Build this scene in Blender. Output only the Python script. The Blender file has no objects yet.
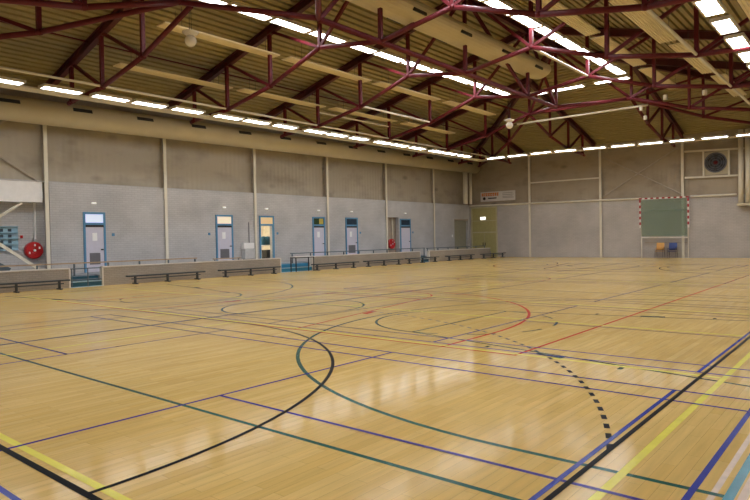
import bpy, math, random
from mathutils import Vector, Matrix
random.seed(4)
PI = math.pi
C = bpy.context.scene.collection
XL, YF, XR, YN = -25.6, 43.42, 2.2, -2.35      # hall walls
XC = -11.7                                      # ridge line
ORD = ['first','second','third','fourth','fifth','sixth','seventh','eighth','ninth','tenth','eleventh','twelfth','thirteenth',
       'fourteenth','fifteenth','sixteenth','seventeenth','eighteenth','nineteenth','twentieth']

# ---------------------------------------------------------------- materials
def lin(c):
    return tuple(((v/255)/12.92 if v/255 <= .04045 else ((v/255+.055)/1.055)**2.4) for v in c) + (1,)
def mat(name, rgb, rough=.6, metal=0, noise=.08, nscale=6, bump=0, spec=.5):
    m = bpy.data.materials.new(name); m.use_nodes = True
    nt = m.node_tree; b = nt.nodes['Principled BSDF']
    b.inputs['Roughness'].default_value = rough; b.inputs['Metallic'].default_value = metal
    b.inputs['Specular IOR Level'].default_value = spec
    tc = nt.nodes.new('ShaderNodeTexCoord'); n = nt.nodes.new('ShaderNodeTexNoise')
    n.inputs['Scale'].default_value = nscale; n.inputs['Detail'].default_value = 4
    nt.links.new(tc.outputs['Object'], n.inputs['Vector'])
    r = nt.nodes.new('ShaderNodeValToRGB'); c = lin(rgb)
    r.color_ramp.elements[0].color = tuple(v*(1-noise) for v in c[:3]) + (1,)
    r.color_ramp.elements[1].color = tuple(min(1, v*(1+noise)) for v in c[:3]) + (1,)
    r.color_ramp.elements[0].position = .3; r.color_ramp.elements[1].position = .7
    nt.links.new(n.outputs['Fac'], r.inputs['Fac']); nt.links.new(r.outputs['Color'], b.inputs['Base Color'])
    if bump:
        bp = nt.nodes.new('ShaderNodeBump'); bp.inputs['Strength'].default_value = bump
        nt.links.new(n.outputs['Fac'], bp.inputs['Height']); nt.links.new(bp.outputs['Normal'], b.inputs['Normal'])
    return m
def emit(name, rgb, s):
    m = bpy.data.materials.new(name); m.use_nodes = True; nt = m.node_tree
    b = nt.nodes['Principled BSDF']; b.inputs['Base Color'].default_value = lin(rgb)
    b.inputs['Emission Color'].default_value = lin(rgb); b.inputs['Emission Strength'].default_value = s
    return m
def axes(nt, order):
    tc = nt.nodes.new('ShaderNodeTexCoord'); s = nt.nodes.new('ShaderNodeSeparateXYZ'); c = nt.nodes.new('ShaderNodeCombineXYZ')
    nt.links.new(tc.outputs['Object'], s.inputs[0])
    for i, a in enumerate(order): nt.links.new(s.outputs[a], c.inputs[i])
    return c.outputs[0]
def brick(name, order, c1, c2, mortar, bw=.42, rh=.2, stain=.12):
    m = bpy.data.materials.new(name); m.use_nodes = True; nt = m.node_tree; b = nt.nodes['Principled BSDF']
    v = axes(nt, order)
    t = nt.nodes.new('ShaderNodeTexBrick'); nt.links.new(v, t.inputs['Vector'])
    t.inputs['Color1'].default_value = lin(c1); t.inputs['Color2'].default_value = lin(c2); t.inputs['Mortar'].default_value = lin(mortar)
    t.inputs['Scale'].default_value = 1; t.inputs['Brick Width'].default_value = bw; t.inputs['Row Height'].default_value = rh
    t.inputs['Mortar Size'].default_value = .012; t.inputs['Bias'].default_value = -.1
    n = nt.nodes.new('ShaderNodeTexNoise'); n.inputs['Scale'].default_value = .7; n.inputs['Detail'].default_value = 6; nt.links.new(v, n.inputs['Vector'])
    mr = nt.nodes.new('ShaderNodeMapRange'); mr.inputs['From Min'].default_value = .3; mr.inputs['From Max'].default_value = .7
    mr.inputs['To Min'].default_value = 1-stain; mr.inputs['To Max'].default_value = 1+stain
    nt.links.new(n.outputs['Fac'], mr.inputs['Value'])
    mx = nt.nodes.new('ShaderNodeMix'); mx.data_type = 'RGBA'; mx.blend_type = 'MULTIPLY'; mx.inputs['Factor'].default_value = 1
    nt.links.new(t.outputs['Color'], mx.inputs['A']); nt.links.new(mr.outputs['Result'], mx.inputs['B'])
    nt.links.new(mx.outputs['Result'], b.inputs['Base Color'])
    bp = nt.nodes.new('ShaderNodeBump'); bp.inputs['Strength'].default_value = .2; bp.inputs['Distance'].default_value = .008
    nt.links.new(t.outputs['Fac'], bp.inputs['Height']); bp.invert = True
    nt.links.new(bp.outputs['Normal'], b.inputs['Normal']); b.inputs['Roughness'].default_value = .75
    return m
def clad(name, order, rgb):
    # sheet cladding: shallow vertical ribs, faint stains
    m = bpy.data.materials.new(name); m.use_nodes = True; nt = m.node_tree; b = nt.nodes['Principled BSDF']
    v = axes(nt, order)
    w = nt.nodes.new('ShaderNodeTexWave'); w.wave_type = 'BANDS'; w.bands_direction = 'X'; w.inputs['Scale'].default_value = 1.1
    nt.links.new(v, w.inputs['Vector'])
    mp = nt.nodes.new('ShaderNodeMapping'); mp.inputs['Scale'].default_value = (.9, 1.6, 1); nt.links.new(v, mp.inputs['Vector'])
    n = nt.nodes.new('ShaderNodeTexNoise'); n.inputs['Scale'].default_value = .9; n.inputs['Detail'].default_value = 5; nt.links.new(mp.outputs[0], n.inputs['Vector'])
    r = nt.nodes.new('ShaderNodeValToRGB'); c = lin(rgb)
    r.color_ramp.elements[0].color = tuple(x*.72 for x in c[:3])+(1,); r.color_ramp.elements[0].position = .22
    r.color_ramp.elements[1].color = c; r.color_ramp.elements[1].position = .5
    nt.links.new(n.outputs['Fac'], r.inputs['Fac'])
    # ball marks: a few small dark smudges
    mp2 = nt.nodes.new('ShaderNodeMapping'); mp2.inputs['Scale'].default_value = (.42, .85, 0); nt.links.new(v, mp2.inputs['Vector'])
    vo = nt.nodes.new('ShaderNodeTexVoronoi'); vo.inputs['Scale'].default_value = 1; nt.links.new(mp2.outputs[0], vo.inputs['Vector'])
    ms = nt.nodes.new('ShaderNodeMapRange'); ms.inputs['From Min'].default_value = .06; ms.inputs['From Max'].default_value = .17
    ms.inputs['To Min'].default_value = .62; ms.inputs['To Max'].default_value = 1; nt.links.new(vo.outputs['Distance'], ms.inputs['Value'])
    mm = nt.nodes.new('ShaderNodeMix'); mm.data_type = 'RGBA'; mm.blend_type = 'MULTIPLY'; mm.inputs['Factor'].default_value = 1
    nt.links.new(r.outputs['Color'], mm.inputs['A']); nt.links.new(ms.outputs['Result'], mm.inputs['B']); nt.links.new(mm.outputs['Result'], b.inputs['Base Color'])
    bp = nt.nodes.new('ShaderNodeBump'); bp.inputs['Strength'].default_value = .5; bp.inputs['Distance'].default_value = .02
    nt.links.new(w.outputs['Fac'], bp.inputs['Height']); nt.links.new(bp.outputs['Normal'], b.inputs['Normal'])
    b.inputs['Roughness'].default_value = .6
    return m
def wood_floor():
    m = bpy.data.materials.new('varnished_strip_floor'); m.use_nodes = True; nt = m.node_tree; b = nt.nodes['Principled BSDF']
    v = axes(nt, (1, 0, 2))
    t = nt.nodes.new('ShaderNodeTexBrick'); nt.links.new(v, t.inputs['Vector'])
    t.offset = .37; t.offset_frequency = 2
    t.inputs['Color1'].default_value = lin(FLOOR1); t.inputs['Color2'].default_value = lin(FLOOR2); t.inputs['Mortar'].default_value = lin((176, 140, 82))
    t.inputs['Scale'].default_value = 1; t.inputs['Brick Width'].default_value = .8; t.inputs['Row Height'].default_value = .1
    t.inputs['Mortar Size'].default_value = .0012; t.inputs['Bias'].default_value = 0
    mp = nt.nodes.new('ShaderNodeMapping'); mp.inputs['Scale'].default_value = (.55, 7, 1); nt.links.new(v, mp.inputs['Vector'])
    n = nt.nodes.new('ShaderNodeTexNoise'); n.inputs['Scale'].default_value = 2.2; n.inputs['Detail'].default_value = 5; n.inputs['Roughness'].default_value = .6
    nt.links.new(mp.outputs[0], n.inputs['Vector'])
    mr = nt.nodes.new('ShaderNodeMapRange'); mr.inputs['From Min'].default_value = .3; mr.inputs['From Max'].default_value = .7
    mr.inputs['To Min'].default_value = .89; mr.inputs['To Max'].default_value = 1.07; nt.links.new(n.outputs['Fac'], mr.inputs['Value'])
    n2 = nt.nodes.new('ShaderNodeTexNoise'); n2.inputs['Scale'].default_value = .35; n2.inputs['Detail'].default_value = 3; nt.links.new(v, n2.inputs['Vector'])
    mr2 = nt.nodes.new('ShaderNodeMapRange'); mr2.inputs['From Min'].default_value = .3; mr2.inputs['From Max'].default_value = .7
    mr2.inputs['To Min'].default_value = .94; mr2.inputs['To Max'].default_value = 1.05; nt.links.new(n2.outputs['Fac'], mr2.inputs['Value'])
    mul = nt.nodes.new('ShaderNodeMath'); mul.operation = 'MULTIPLY'; nt.links.new(mr.outputs['Result'], mul.inputs[0]); nt.links.new(mr2.outputs['Result'], mul.inputs[1])
    mx = nt.nodes.new('ShaderNodeMix'); mx.data_type = 'RGBA'; mx.blend_type = 'MULTIPLY'; mx.inputs['Factor'].default_value = 1
    nt.links.new(t.outputs['Color'], mx.inputs['A']); nt.links.new(mul.outputs[0], mx.inputs['B'])
    nt.links.new(mx.outputs['Result'], b.inputs['Base Color'])
    b.inputs['Roughness'].default_value = FLOOR_ROUGH
    b.inputs['Specular IOR Level'].default_value = .05
    return m
FLOOR1, FLOOR2, FLOOR_ROUGH = (231, 197, 124), (222, 185, 108), .125

M = dict(
  floor=wood_floor(),
  brickL=brick('painted_brick_long_wall', (1, 2, 0), (188, 186, 184), (182, 180, 178), (174, 172, 170), .3, .1),
  brickF=brick('painted_brick_end_wall', (0, 2, 1), (186, 180, 174), (180, 174, 168), (172, 166, 160), .3, .1),
  parapet=brick('beige_brick_parapet', (1, 2, 0), (164, 154, 140), (156, 146, 132), (148, 138, 126), .22, .075),
  cladL=clad('wall_cladding_long', (1, 2, 0), (170, 160, 142)),
  cladF=clad('wall_cladding_end', (0, 2, 1), (164, 150, 128)),
  roof=mat('roof_deck_tan', (158, 144, 100), .55, 0, .06, 1.5),
  cream=mat('cream_painted_steel', (222, 215, 196), .5, 0, .04, 3),
  duct=mat('cream_duct_sheet', (200, 188, 154), .45, 0, .05, 1.2),
  panel=mat('radiant_panel_cream', (226, 212, 174), .5, 0, .04, 2),
  maroon=mat('maroon_painted_steel', (98, 30, 36), .5, 0, .15, 4, 0, .25),
  maroon_d=mat('dark_maroon_rafter_steel', (84, 30, 30), .5, 0, .15, 4),
  dark=mat('dark_metal', (40, 38, 36), .5),
  white=mat('white_paint', (232, 230, 226), .5, 0, .03),
  cap=mat('parapet_cap_stone', (212, 204, 192), .6, 0, .05),
  blue=mat('blue_door_frame_paint', (84, 138, 176), .4, 0, .05),
  lilac=mat('pale_lilac_door_paint', (205, 202, 214), .45, 0, .03),
  grille=mat('grey_vent_metal', (112, 110, 114), .5),
  teal=mat('dark_teal_step_vinyl', (30, 84, 102), .4, 0, .12, 5),
  bluestep=mat('bright_blue_step_vinyl', (52, 138, 178), .4, 0, .1, 5),
  nosing=mat('pale_blue_step_nosing', (160, 192, 208), .5),
  platform=mat('grey_platform_vinyl', (140, 142, 146), .5),
  oak=mat('tan_handrail_wood', (172, 146, 116), .45, 0, .1, 8),
  post=mat('grey_blue_post_steel', (96, 106, 112), .4, .3),
  bench=mat('dark_slate_bench_paint', (58, 64, 70), .5, 0, .1),
  olive=mat('olive_door_paint', (172, 162, 106), .5, 0, .06),
  olived=mat('olive_frame_paint', (188, 180, 142), .5, 0, .06),
  green=mat('grey_green_door_paint', (150, 147, 128), .5, 0, .06),
  red=mat('red_hose_reel_paint', (190, 24, 30), .35, 0, .08),
  redgoal=mat('red_goal_paint', (176, 34, 40), .4),
  whitegoal=mat('white_goal_paint', (236, 230, 222), .4),
  shelf=mat('pale_blue_shelf_paint', (140, 176, 192), .5),
  shelfd=mat('shelf_dark_inside', (60, 76, 86), .6),
  grey=mat('light_grey_plastic', (196, 194, 190), .4),
  orange=mat('orange_print', (222, 124, 24), .5), blackp=mat('black_print', (36, 32, 30), .5), greyp=mat('grey_print', (150, 146, 140), .5),
  banner=mat('white_banner_vinyl', (214, 208, 202), .5, 0, .03),
  paper=mat('white_paper', (240, 240, 240), .6, 0, .02),
  woodchair=mat('honey_plywood', (206, 152, 66), .4, 0, .1, 9), bluechair=mat('blue_chair_plastic', (44, 66, 130), .4, 0, .06),
  chrome=mat('chair_leg_steel', (120, 118, 116), .3, .7),
  warm=mat('cream_room_wall', (226, 216, 194), .6), navy=mat('dark_store_items', (44, 48, 52), .6), dkglass=mat('dark_transom_glass', (40, 58, 74), .12),
  dkglass2=mat('dark_green_transom_glass', (56, 74, 48), .12), yelglass=mat('yellow_transom_glass', (196, 180, 90), .12),
  taupe=mat('taupe_niche_wall', (168, 156, 140), .7), greyedge=mat('pale_floor_border', (236, 232, 226), .4),
  globe=mat('white_lamp_globe', (238, 232, 222), .25, 0, .02), wire=mat('thin_wire', (70, 62, 54), .5),
  ink=mat('black_line_paint', (13, 12, 14), .3, 0, .1, 6, 0, .02), bluel=mat('blue_line_paint', (44, 58, 150), .2, 0, .1, 6, 0, .08), purple=mat('purple_line_paint', (72, 60, 140), .2, 0, .1, 6, 0, .08),
  greenl=mat('dark_green_line_paint', (28, 88, 76), .2, 0, .1, 6, 0, .08), teall=mat('teal_line_paint', (58, 138, 152), .2, 0, .1, 6, 0, .08), yell=mat('yellow_line_paint', (240, 228, 100), .2, 0, .06, 6, 0, .08),
  redl=mat('red_line_paint', (206, 66, 44), .2, 0, .08, 6, 0, .08), worn=mat('worn_varnish', (206, 178, 146), .35, 0, .12, 9),
  lamp=emit('lamp_diffuser', (244, 247, 254), 18), lampin=emit('inner_lamp_diffuser', (244, 247, 254), 18),
  exitlit=emit('exit_sign_lit', (255, 255, 245), 1.3), transw=emit('lit_transom_white', (214, 224, 246), .35),
  transo=emit('lit_transom_warm', (240, 222, 194), .35), transo2=emit('lit_transom_amber', (226, 196, 146), .28),
  spot=emit('small_emergency_lamp', (255, 252, 240), .4),
)
def net_mat():
    m = bpy.data.materials.new('green_goal_net'); m.use_nodes = True; nt = m.node_tree; b = nt.nodes['Principled BSDF']
    b.inputs['Base Color'].default_value = lin((138, 158, 136)); b.inputs['Roughness'].default_value = .8
    tr = nt.nodes.new('ShaderNodeBsdfTransparent'); mx = nt.nodes.new('ShaderNodeMixShader'); mx.inputs[0].default_value = .42
    nt.links.new(tr.outputs[0], mx.inputs[1]); nt.links.new(b.outputs[0], mx.inputs[2])
    nt.links.new(mx.outputs[0], nt.nodes['Material Output'].inputs['Surface'])
    return m
M['net'] = net_mat()

# ---------------------------------------------------------------- mesh builder
class MB:
    def __init__(s): s.v = []; s.f = []
    def add(s, vs, fs):
        o = len(s.v); s.v += [Vector(v) for v in vs]; s.f += [tuple(i+o for i in f) for f in fs]; return s
    def box(s, a, b):
        x0, y0, z0 = [min(a[i], b[i]) for i in range(3)]; x1, y1, z1 = [max(a[i], b[i]) for i in range(3)]
        return s.add([(x0,y0,z0),(x1,y0,z0),(x1,y1,z0),(x0,y1,z0),(x0,y0,z1),(x1,y0,z1),(x1,y1,z1),(x0,y1,z1)],
              [(0,3,2,1),(4,5,6,7),(0,1,5,4),(1,2,6,5),(2,3,7,6),(3,0,4,7)])
    def prof(s, p, q, pts, up=(0,0,1), cap=True):
        # sweep a closed profile (side, up) from p to q
        p, q = Vector(p), Vector(q); d = (q-p).normalized(); up = Vector(up)
        if abs(d.dot(up)) > .98: up = Vector((0,1,0)) if abs(d.y) < .9 else Vector((1,0,0))
        sd = d.cross(up).normalized(); u = sd.cross(d).normalized(); n = len(pts)
        vs = [p+sd*a+u*b for a, b in pts] + [q+sd*a+u*b for a, b in pts]
        fs = [(i, (i+1) % n, n+(i+1) % n, n+i) for i in range(n)]
        if cap: fs += [tuple(range(n-1, -1, -1)), tuple(range(n, 2*n))]
        return s.add(vs, fs)
    def beam(s, p, q, w, h, up=(0,0,1)):
        return s.prof(p, q, [(-w/2,-h/2),(w/2,-h/2),(w/2,h/2),(-w/2,h/2)], up)
    def tube(s, p, q, r, n=10):
        return s.prof(p, q, [(r*math.cos(2*PI*i/n), r*math.sin(2*PI*i/n)) for i in range(n)])
    def ibeam(s, p, q, w, h, t=.03, up=(0,0,1)):
        return s.prof(p, q, [(-w/2,-h/2),(w/2,-h/2),(w/2,-h/2+t),(t/2,-h/2+t),(t/2,h/2-t),(w/2,h/2-t),(w/2,h/2),(-w/2,h/2),(-w/2,h/2-t),(-t/2,h/2-t),(-t/2,-h/2+t),(-w/2,-h/2+t)], up)
    def lathe(s, c, axis, prof, n=24):
        # prof: (radius, distance along axis); axis 'x','y','z'
        c = Vector(c); ax = dict(x=Vector((1,0,0)), y=Vector((0,1,0)), z=Vector((0,0,1)))[axis]
        a = dict(x=Vector((0,1,0)), y=Vector((0,0,1)), z=Vector((1,0,0)))[axis]; b = ax.cross(a)
        vs = []; fs = []
        for r, h in prof:
            for i in range(n):
                t = 2*PI*i/n; vs.append(c+ax*h+(a*math.cos(t)+b*math.sin(t))*max(r, 1e-4))
        for k in range(len(prof)-1):
            for i in range(n): fs.append((k*n+i, k*n+(i+1) % n, (k+1)*n+(i+1) % n, (k+1)*n+i))
        return s.add(vs, fs)
    def ribbon(s, pts, w, z, closed=False):
        P = [Vector((p[0], p[1], 0)) for p in pts]; n = len(P); L = []; R = []
        for i in range(n):
            a = P[i-1] if (i > 0 or closed) else P[i]; b = P[(i+1) % n] if (i < n-1 or closed) else P[i]
            d = (b-a).normalized(); nn = Vector((-d.y, d.x, 0))
            L.append(P[i]+nn*w/2+Vector((0,0,z))); R.append(P[i]-nn*w/2+Vector((0,0,z)))
        vs = L+R; fs = [(i, n+i, n+(i+1) % n, (i+1) % n) for i in range(n if closed else n-1)]
        return s.add(vs, fs)
    def build(s, name, m, parent=None, smooth=False):
        me = bpy.data.meshes.new(name); off = Vector(parent.location) if parent is not None else Vector((0,0,0))
        q = parent
        while q is not None and q.parent is not None: q = q.parent; off = off+Vector(q.location)
        me.from_pydata([tuple(v-off) for v in s.v], [], s.f); me.materials.append(m)
        if smooth: me.polygons.foreach_set('use_smooth', [True]*len(me.polygons))
        me.update()
        o = bpy.data.objects.new(name, me); C.objects.link(o); o.parent = parent
        return o
def tag(o, label, cat, group=None, kind=None):
    o['label'] = label; o['category'] = cat
    if group: o['group'] = group
    if kind: o['kind'] = kind
    return o
def thing(name, loc, label, cat, group=None, kind=None):
    o = bpy.data.objects.new(name, None); C.objects.link(o); o.location = loc; o.empty_display_size = .2
    return tag(o, label, cat, group, kind)
def dup(o, loc=None, rz=None, label=None, parent=None):
    c = o.copy(); C.objects.link(c)
    if parent is not None: c.parent = parent
    if loc is not None: c.location = loc
    if rz is not None: c.rotation_euler = (0, 0, rz)
    if label: c['label'] = label
    for ch in list(o.children): dup(ch, parent=c)
    return c
def struct(o, label, cat): return tag(o, label, cat, None, 'structure')

# ---------------------------------------------------------------- floor and court markings
fl = MB().box((XL-.8, YN-.2, -.1), (1.02, YF+.3, 0)).build('floor', M['floor'])
struct(fl, 'varnished pale wood strip floor covered in coloured court lines', 'floor')
tb = MB().box((1.02, YN-.2, -.1), (XR+.2, YF+.3, .004)).build('trim_1', M['greyedge'])
struct(tb, 'pale border strip along the right edge of the wooden floor', 'floor border')
def arc(cx, cy, r, a0, a1, n=40):
    return [(cx+r*math.cos(math.radians(a0+(a1-a0)*i/n)), cy+r*math.sin(math.radians(a0+(a1-a0)*i/n))) for i in range(n+1)]
HX = -10.0
# handball, black
b = MB(); z = .0030
b.ribbon([(0,-.03),(0,40)], .044, z); b.ribbon([(-20,-.04),(-20,40)], .06, z)
for y in (0, 40): b.ribbon([(-20.03,y),(.025,y)], .056, z)
for s, y in ((1, 0), (-1, 40)):
    pts = arc(HX+1.5, y, 6, 0, 90*s) + arc(HX-1.5, y, 6, 90*s, 180*s)
    b.ribbon(pts, .046, z-.0002)
    q = arc(HX+1.5, y, 9, 19.2*s, 90*s, 400)[:-1] + arc(HX-1.5, y, 9, 90*s, 161*s, 400)
    acc = 0; on = True; cur = [q[0]]
    for i in range(1, len(q)):
        acc += math.dist(q[i-1], q[i]); cur.append(q[i])
        if acc >= .126:
            if on and len(cur) > 1: b.ribbon(cur, .05, z-.0002)
            cur = [q[i]]; acc = 0; on = not on
    b.ribbon([(HX-.5, y+7*s), (HX+.5, y+7*s)], .05, z)
b.ribbon([(-20,20),(0,20)], .05, z)
b.build('handball_line_markings', M['ink'], fl)['label'] = 'black handball lines with solid arc and dashed arc'
# korfball, yellow
b = MB(); z = .0022
b.ribbon([(.235,.04),(.235,39.8)], .065, z); b.ribbon([(-20.25,.115),(.2,.115)], .065, z); b.ribbon([(-20.2,.1),(-20.2,39.8)], .05, z); b.ribbon([(-20.2,39.8),(.2,39.8)], .05, z)
for y in (6.12, 9.55, 12.6, 20.4, 27.4, 33.9): b.ribbon([(-20.2,y),(.2,y)], .065, z)
for x, y0, y1 in ((-8.82,.15,6.1), (-11.4,.15,6.1), (-8.82,9.5,30), (-11.4,9.5,30)): b.ribbon([(x,y0),(x,y1)], .045, z)
b.build('korfball_line_markings', M['yell'], fl)['label'] = 'yellow boundary and cross lines'
# badminton, blue and purple
b = MB(); b2 = MB(); z = .0026
for k in range(5):
    y0 = -.88+7.17*k; y1 = y0+6.1
    b.ribbon([(.69,y0),(.69,y1)], .045, .0012)
    if k == 0: b.ribbon([(-12.6,-.33),(.69,-.33)], .045, .0017)
    b.ribbon([(-.076,y0),(-.076,y1)], .042, .0034)
    for y in (y0, y0+.46, y1-.46, y1): b2.ribbon([(-12.6,y),(.71,y)], .044, z)
    for x in (-3.97, -8.06): b2.ribbon([(x,y0),(x,y1)], .044, z)
    b2.ribbon([(-3.97,(y0+y1)/2-.02),(.69,(y0+y1)/2-.02)], .044, z); b2.ribbon([(-12.6,(y0+y1)/2+.1),(-8.06,(y0+y1)/2+.1)], .044, z)
    for x in (-12.6, -11.85): b2.ribbon([(x,y0),(x,y1)], .044, z)
b2.ribbon([(-9.95,.2),(-9.9,18)], .044, z)
b.build('badminton_back_line_markings', M['bluel'], fl)['label'] = 'bright blue badminton back lines'
b2.build('badminton_line_markings', M['purple'], fl)['label'] = 'thin purple badminton court lines'
# cross-hall basketball courts, dark green
g = MB(); z = .0008
def cross_court(yc, half):
    y0, y1 = yc-half, yc+half
    for y in (y0, y1): g.ribbon([(-20.9,y),(.9,y)], .05, z)
    g.ribbon([(-20.9,y0),(-20.9,y1)], .05, z)
    g.ribbon(arc(-10, yc, 1.8, 0, 360, 60)[:-1], .05, z, True); g.ribbon([(-10,y0),(-10,y1)], .05, z)
    for s, bx in ((1, .9), (-1, -20.9)):
        kx = bx-1.575*s; a = 90 if s > 0 else -90
        g.ribbon([(bx,yc-6.25),(kx,yc-6.25)] + arc(kx, yc, 6.25, -90, -90-180*s, 60)[1:-1] + [(kx,yc+6.25),(bx,yc+6.25)], .055, z)
        fx = bx-5.8*s
        g.ribbon(arc(fx, yc, 1.8, 90, 90+180*s, 40), .05, z); g.ribbon([(fx,yc-1.8),(fx,yc+1.8)], .05, z)
        for i in range(0, 11, 2): g.ribbon(arc(fx, yc, 1.8, 90-180*s*i/11, 90-180*s*(i+1)/11, 5), .05, z)
        for t in (-1, 1):
            g.ribbon([(fx,yc+1.8*t),(bx,yc+3*t)], .05, z)
            g.ribbon([(bx-3.1*s,yc+2.45*t),(bx-2.65*s,yc+2.55*t)], .12, z)
            for dd in (1.8, 3.95): g.ribbon([(bx-dd*s,yc+(2.72-.2*(dd-1.8)*1.03)*t),(bx-dd*s,yc+(2.85-.2*(dd-1.8)*1.03)*t)], .06, z)
cross_court(8.78, 7.1); cross_court(31.2, 7.1)
g.build('cross_court_line_markings', M['greenl'], fl)['label'] = 'dark green basketball lines across the hall'
t = MB()
for yc in (8.78, 31.2): t.ribbon([(.9,yc-7.13),(.9,yc+7.13)], .06, .001)
t.build('teal_base_line_marking', M['teall'], fl)['label'] = 'teal base line at the right edge'
# main basketball court, red
r = MB(); z = .0018
for x in (-2.38, -17.5): r.ribbon([(x,6.03),(x,34)], .05, z)
for y in (6.03, 34): r.ribbon([(-17.5,y),(-2.36,y)], .045, .0018)
r.ribbon(arc(HX, 20, 1.8, 0, 360, 60)[:-1], .05, z, True); r.ribbon([(-17.5,20),(-2.38,20)], .05, z)
for s, by in ((1, 6.03), (-1, 34)):
    ky = by+1.575*s
    r.ribbon([(HX+6.38,by)] + arc(HX, ky, 6.38, 0, 180*s, 60) + [(HX-6.38,by)], .06, z)
    fy = by+5.8*s; r.ribbon(arc(HX, fy, 1.8, 0, 180*s, 40), .05, z); r.ribbon([(HX-1.8,fy),(HX+1.8,fy)], .05, z)
    for t in (-1, 1):
        r.ribbon([(HX+3*t,by),(HX+1.8*t,fy)], .05, z); r.ribbon([(HX+2.62*t,by+2.5*s),(HX+2.5*t,by+3.0*s)], .14, z)
r.build('main_court_line_markings', M['redl'], fl)['label'] = 'red basketball lines along the hall'
w = MB(); w.ribbon([(.81,1.9),(.81,5)], .04, .0005); w.ribbon([(.97,1.9),(.97,5)], .05, .0005)
w.build('worn_varnish_edge', M['worn'], fl)['label'] = 'pale worn varnish beside the teal line'

# ---------------------------------------------------------------- walls
def walls_left():
    zt = 4.38; th = .3
    op = [(20.56,21.53,.44,3.1), (32.14,33.5,.44,3.22), (41.0,43.15,.44,3.2)]
    b = MB(); y = 9.2
    for y0, y1, z0, z1 in op:
        b.box((XL-th,y,-.1),(XL,y0,zt)); b.box((XL-th,y0,z1),(XL,y1,zt)); b.box((XL-th,y0,-.1),(XL,y1,z0)); y = y1
    b.box((XL-th,y,-.1),(XL,YF+.2,zt))
    b.box((XL-.8,YN-.2,-.1),(XL-.55,9.25,zt)); b.box((XL-.6,9.2,-.1),(XL-.28,9.3,zt))
    w = b.build('wall_left', M['brickL']); struct(w, 'long left wall of pale grey painted brick under sheet cladding', 'wall')
    MB().box((XL-.42,YN-.2,zt-.05),(XL-.22,YF+.2,8.4)).build('upper_cladding', M['cladL'], w)['label'] = 'stained beige ribbed cladding above the brick'
    MB().box((XL-.3,YN-.2,zt-.02),(XL+.015,YF,zt+.03)).build('ledge', M['brickL'], w)
walls_left()
def walls_far():
    b = MB(); t = .25
    z0, z1 = 4.36, 3.98
    b.add([(XL-.3,YF,-.1),(XR+.2,YF,-.1),(XR+.2,YF,z1),(XL-.3,YF,z0),(XL-.3,YF+t,-.1),(XR+.2,YF+t,-.1),(XR+.2,YF+t,z1),(XL-.3,YF+t,z0)],
          [(0,1,2,3),(4,7,6,5),(0,3,7,4),(1,5,6,2),(3,2,6,7),(0,4,5,1)])
    w = b.build('wall_far', M['brickF']); struct(w, 'far end wall of painted brick below tan sheet cladding', 'wall')
    MB().box((XL-.3,YF+.12,3.9),(XR+.2,YF+.32,8.4)).build('upper_cladding', M['cladF'], w)['label'] = 'tan ribbed cladding above the brick'
    return w
walls_far()
struct(MB().box((XR,YN-.2,-.1),(XR+.2,YF+.3,8.4)).build('wall_right', M['brickL']), 'painted brick wall along the right side', 'wall')
struct(MB().box((XL-.8,YN-.2,-.1),(XR+.2,YN,8.4)).build('wall_near', M['brickF']), 'painted brick wall at the near end', 'wall')

# ---------------------------------------------------------------- roof deck, four corrugated hip slopes
def ztop(d): return 8.5+.258*(d-1.4)          # axis of the top chords at distance d from the eaves
def roof_slope(b, inward, along, P, e0, e1, sgn0, sgn1, dmax):
    # profile across the slope; ribs run parallel to the eaves
    p = .31; h = .15; d = -.3; pr = []
    while d < dmax:
        for k, hh in ((0,0),(.19,0),(.21,h),(.29,h)): pr.append((d+k, hh))
        d += p
    pr = [(min(a, dmax), hh) for a, hh in pr if a < dmax+.31]
    vs = []
    for dd, hh in pr:
        zz = ztop(dd)+.22+hh
        for e, s in ((e0, sgn0), (e1, sgn1)):
            q = Vector(P)+Vector(inward)*dd+Vector(along)*(e+s*max(dd, 0)); vs.append((q.x, q.y, zz))
    fs = [(2*i, 2*i+1, 2*i+3, 2*i+2) for i in range(len(pr)-1)]
    b.add(vs, fs)
b = MB(); HALF = 13.9
roof_slope(b, (1,0,0), (0,1,0), (XL,0,0), YN, YF, 1, -1, HALF)
roof_slope(b, (-1,0,0), (0,1,0), (XR,0,0), YN, YF, 1, -1, HALF)
roof_slope(b, (0,-1,0), (1,0,0), (0,YF,0), XL, XR, 1, -1, HALF)
roof_slope(b, (0,1,0), (1,0,0), (0,YN,0), XL, XR, 1, -1, HALF)
rf = b.build('ceiling', M['roof']); struct(rf, 'hipped roof deck of ribbed tan metal sheets', 'ceiling')
o = MB().box((XL-.8,YN-.3,12.2),(XR+.3,YF+.4,12.3)).build('roof_cover', M['dark'], rf)

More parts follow.
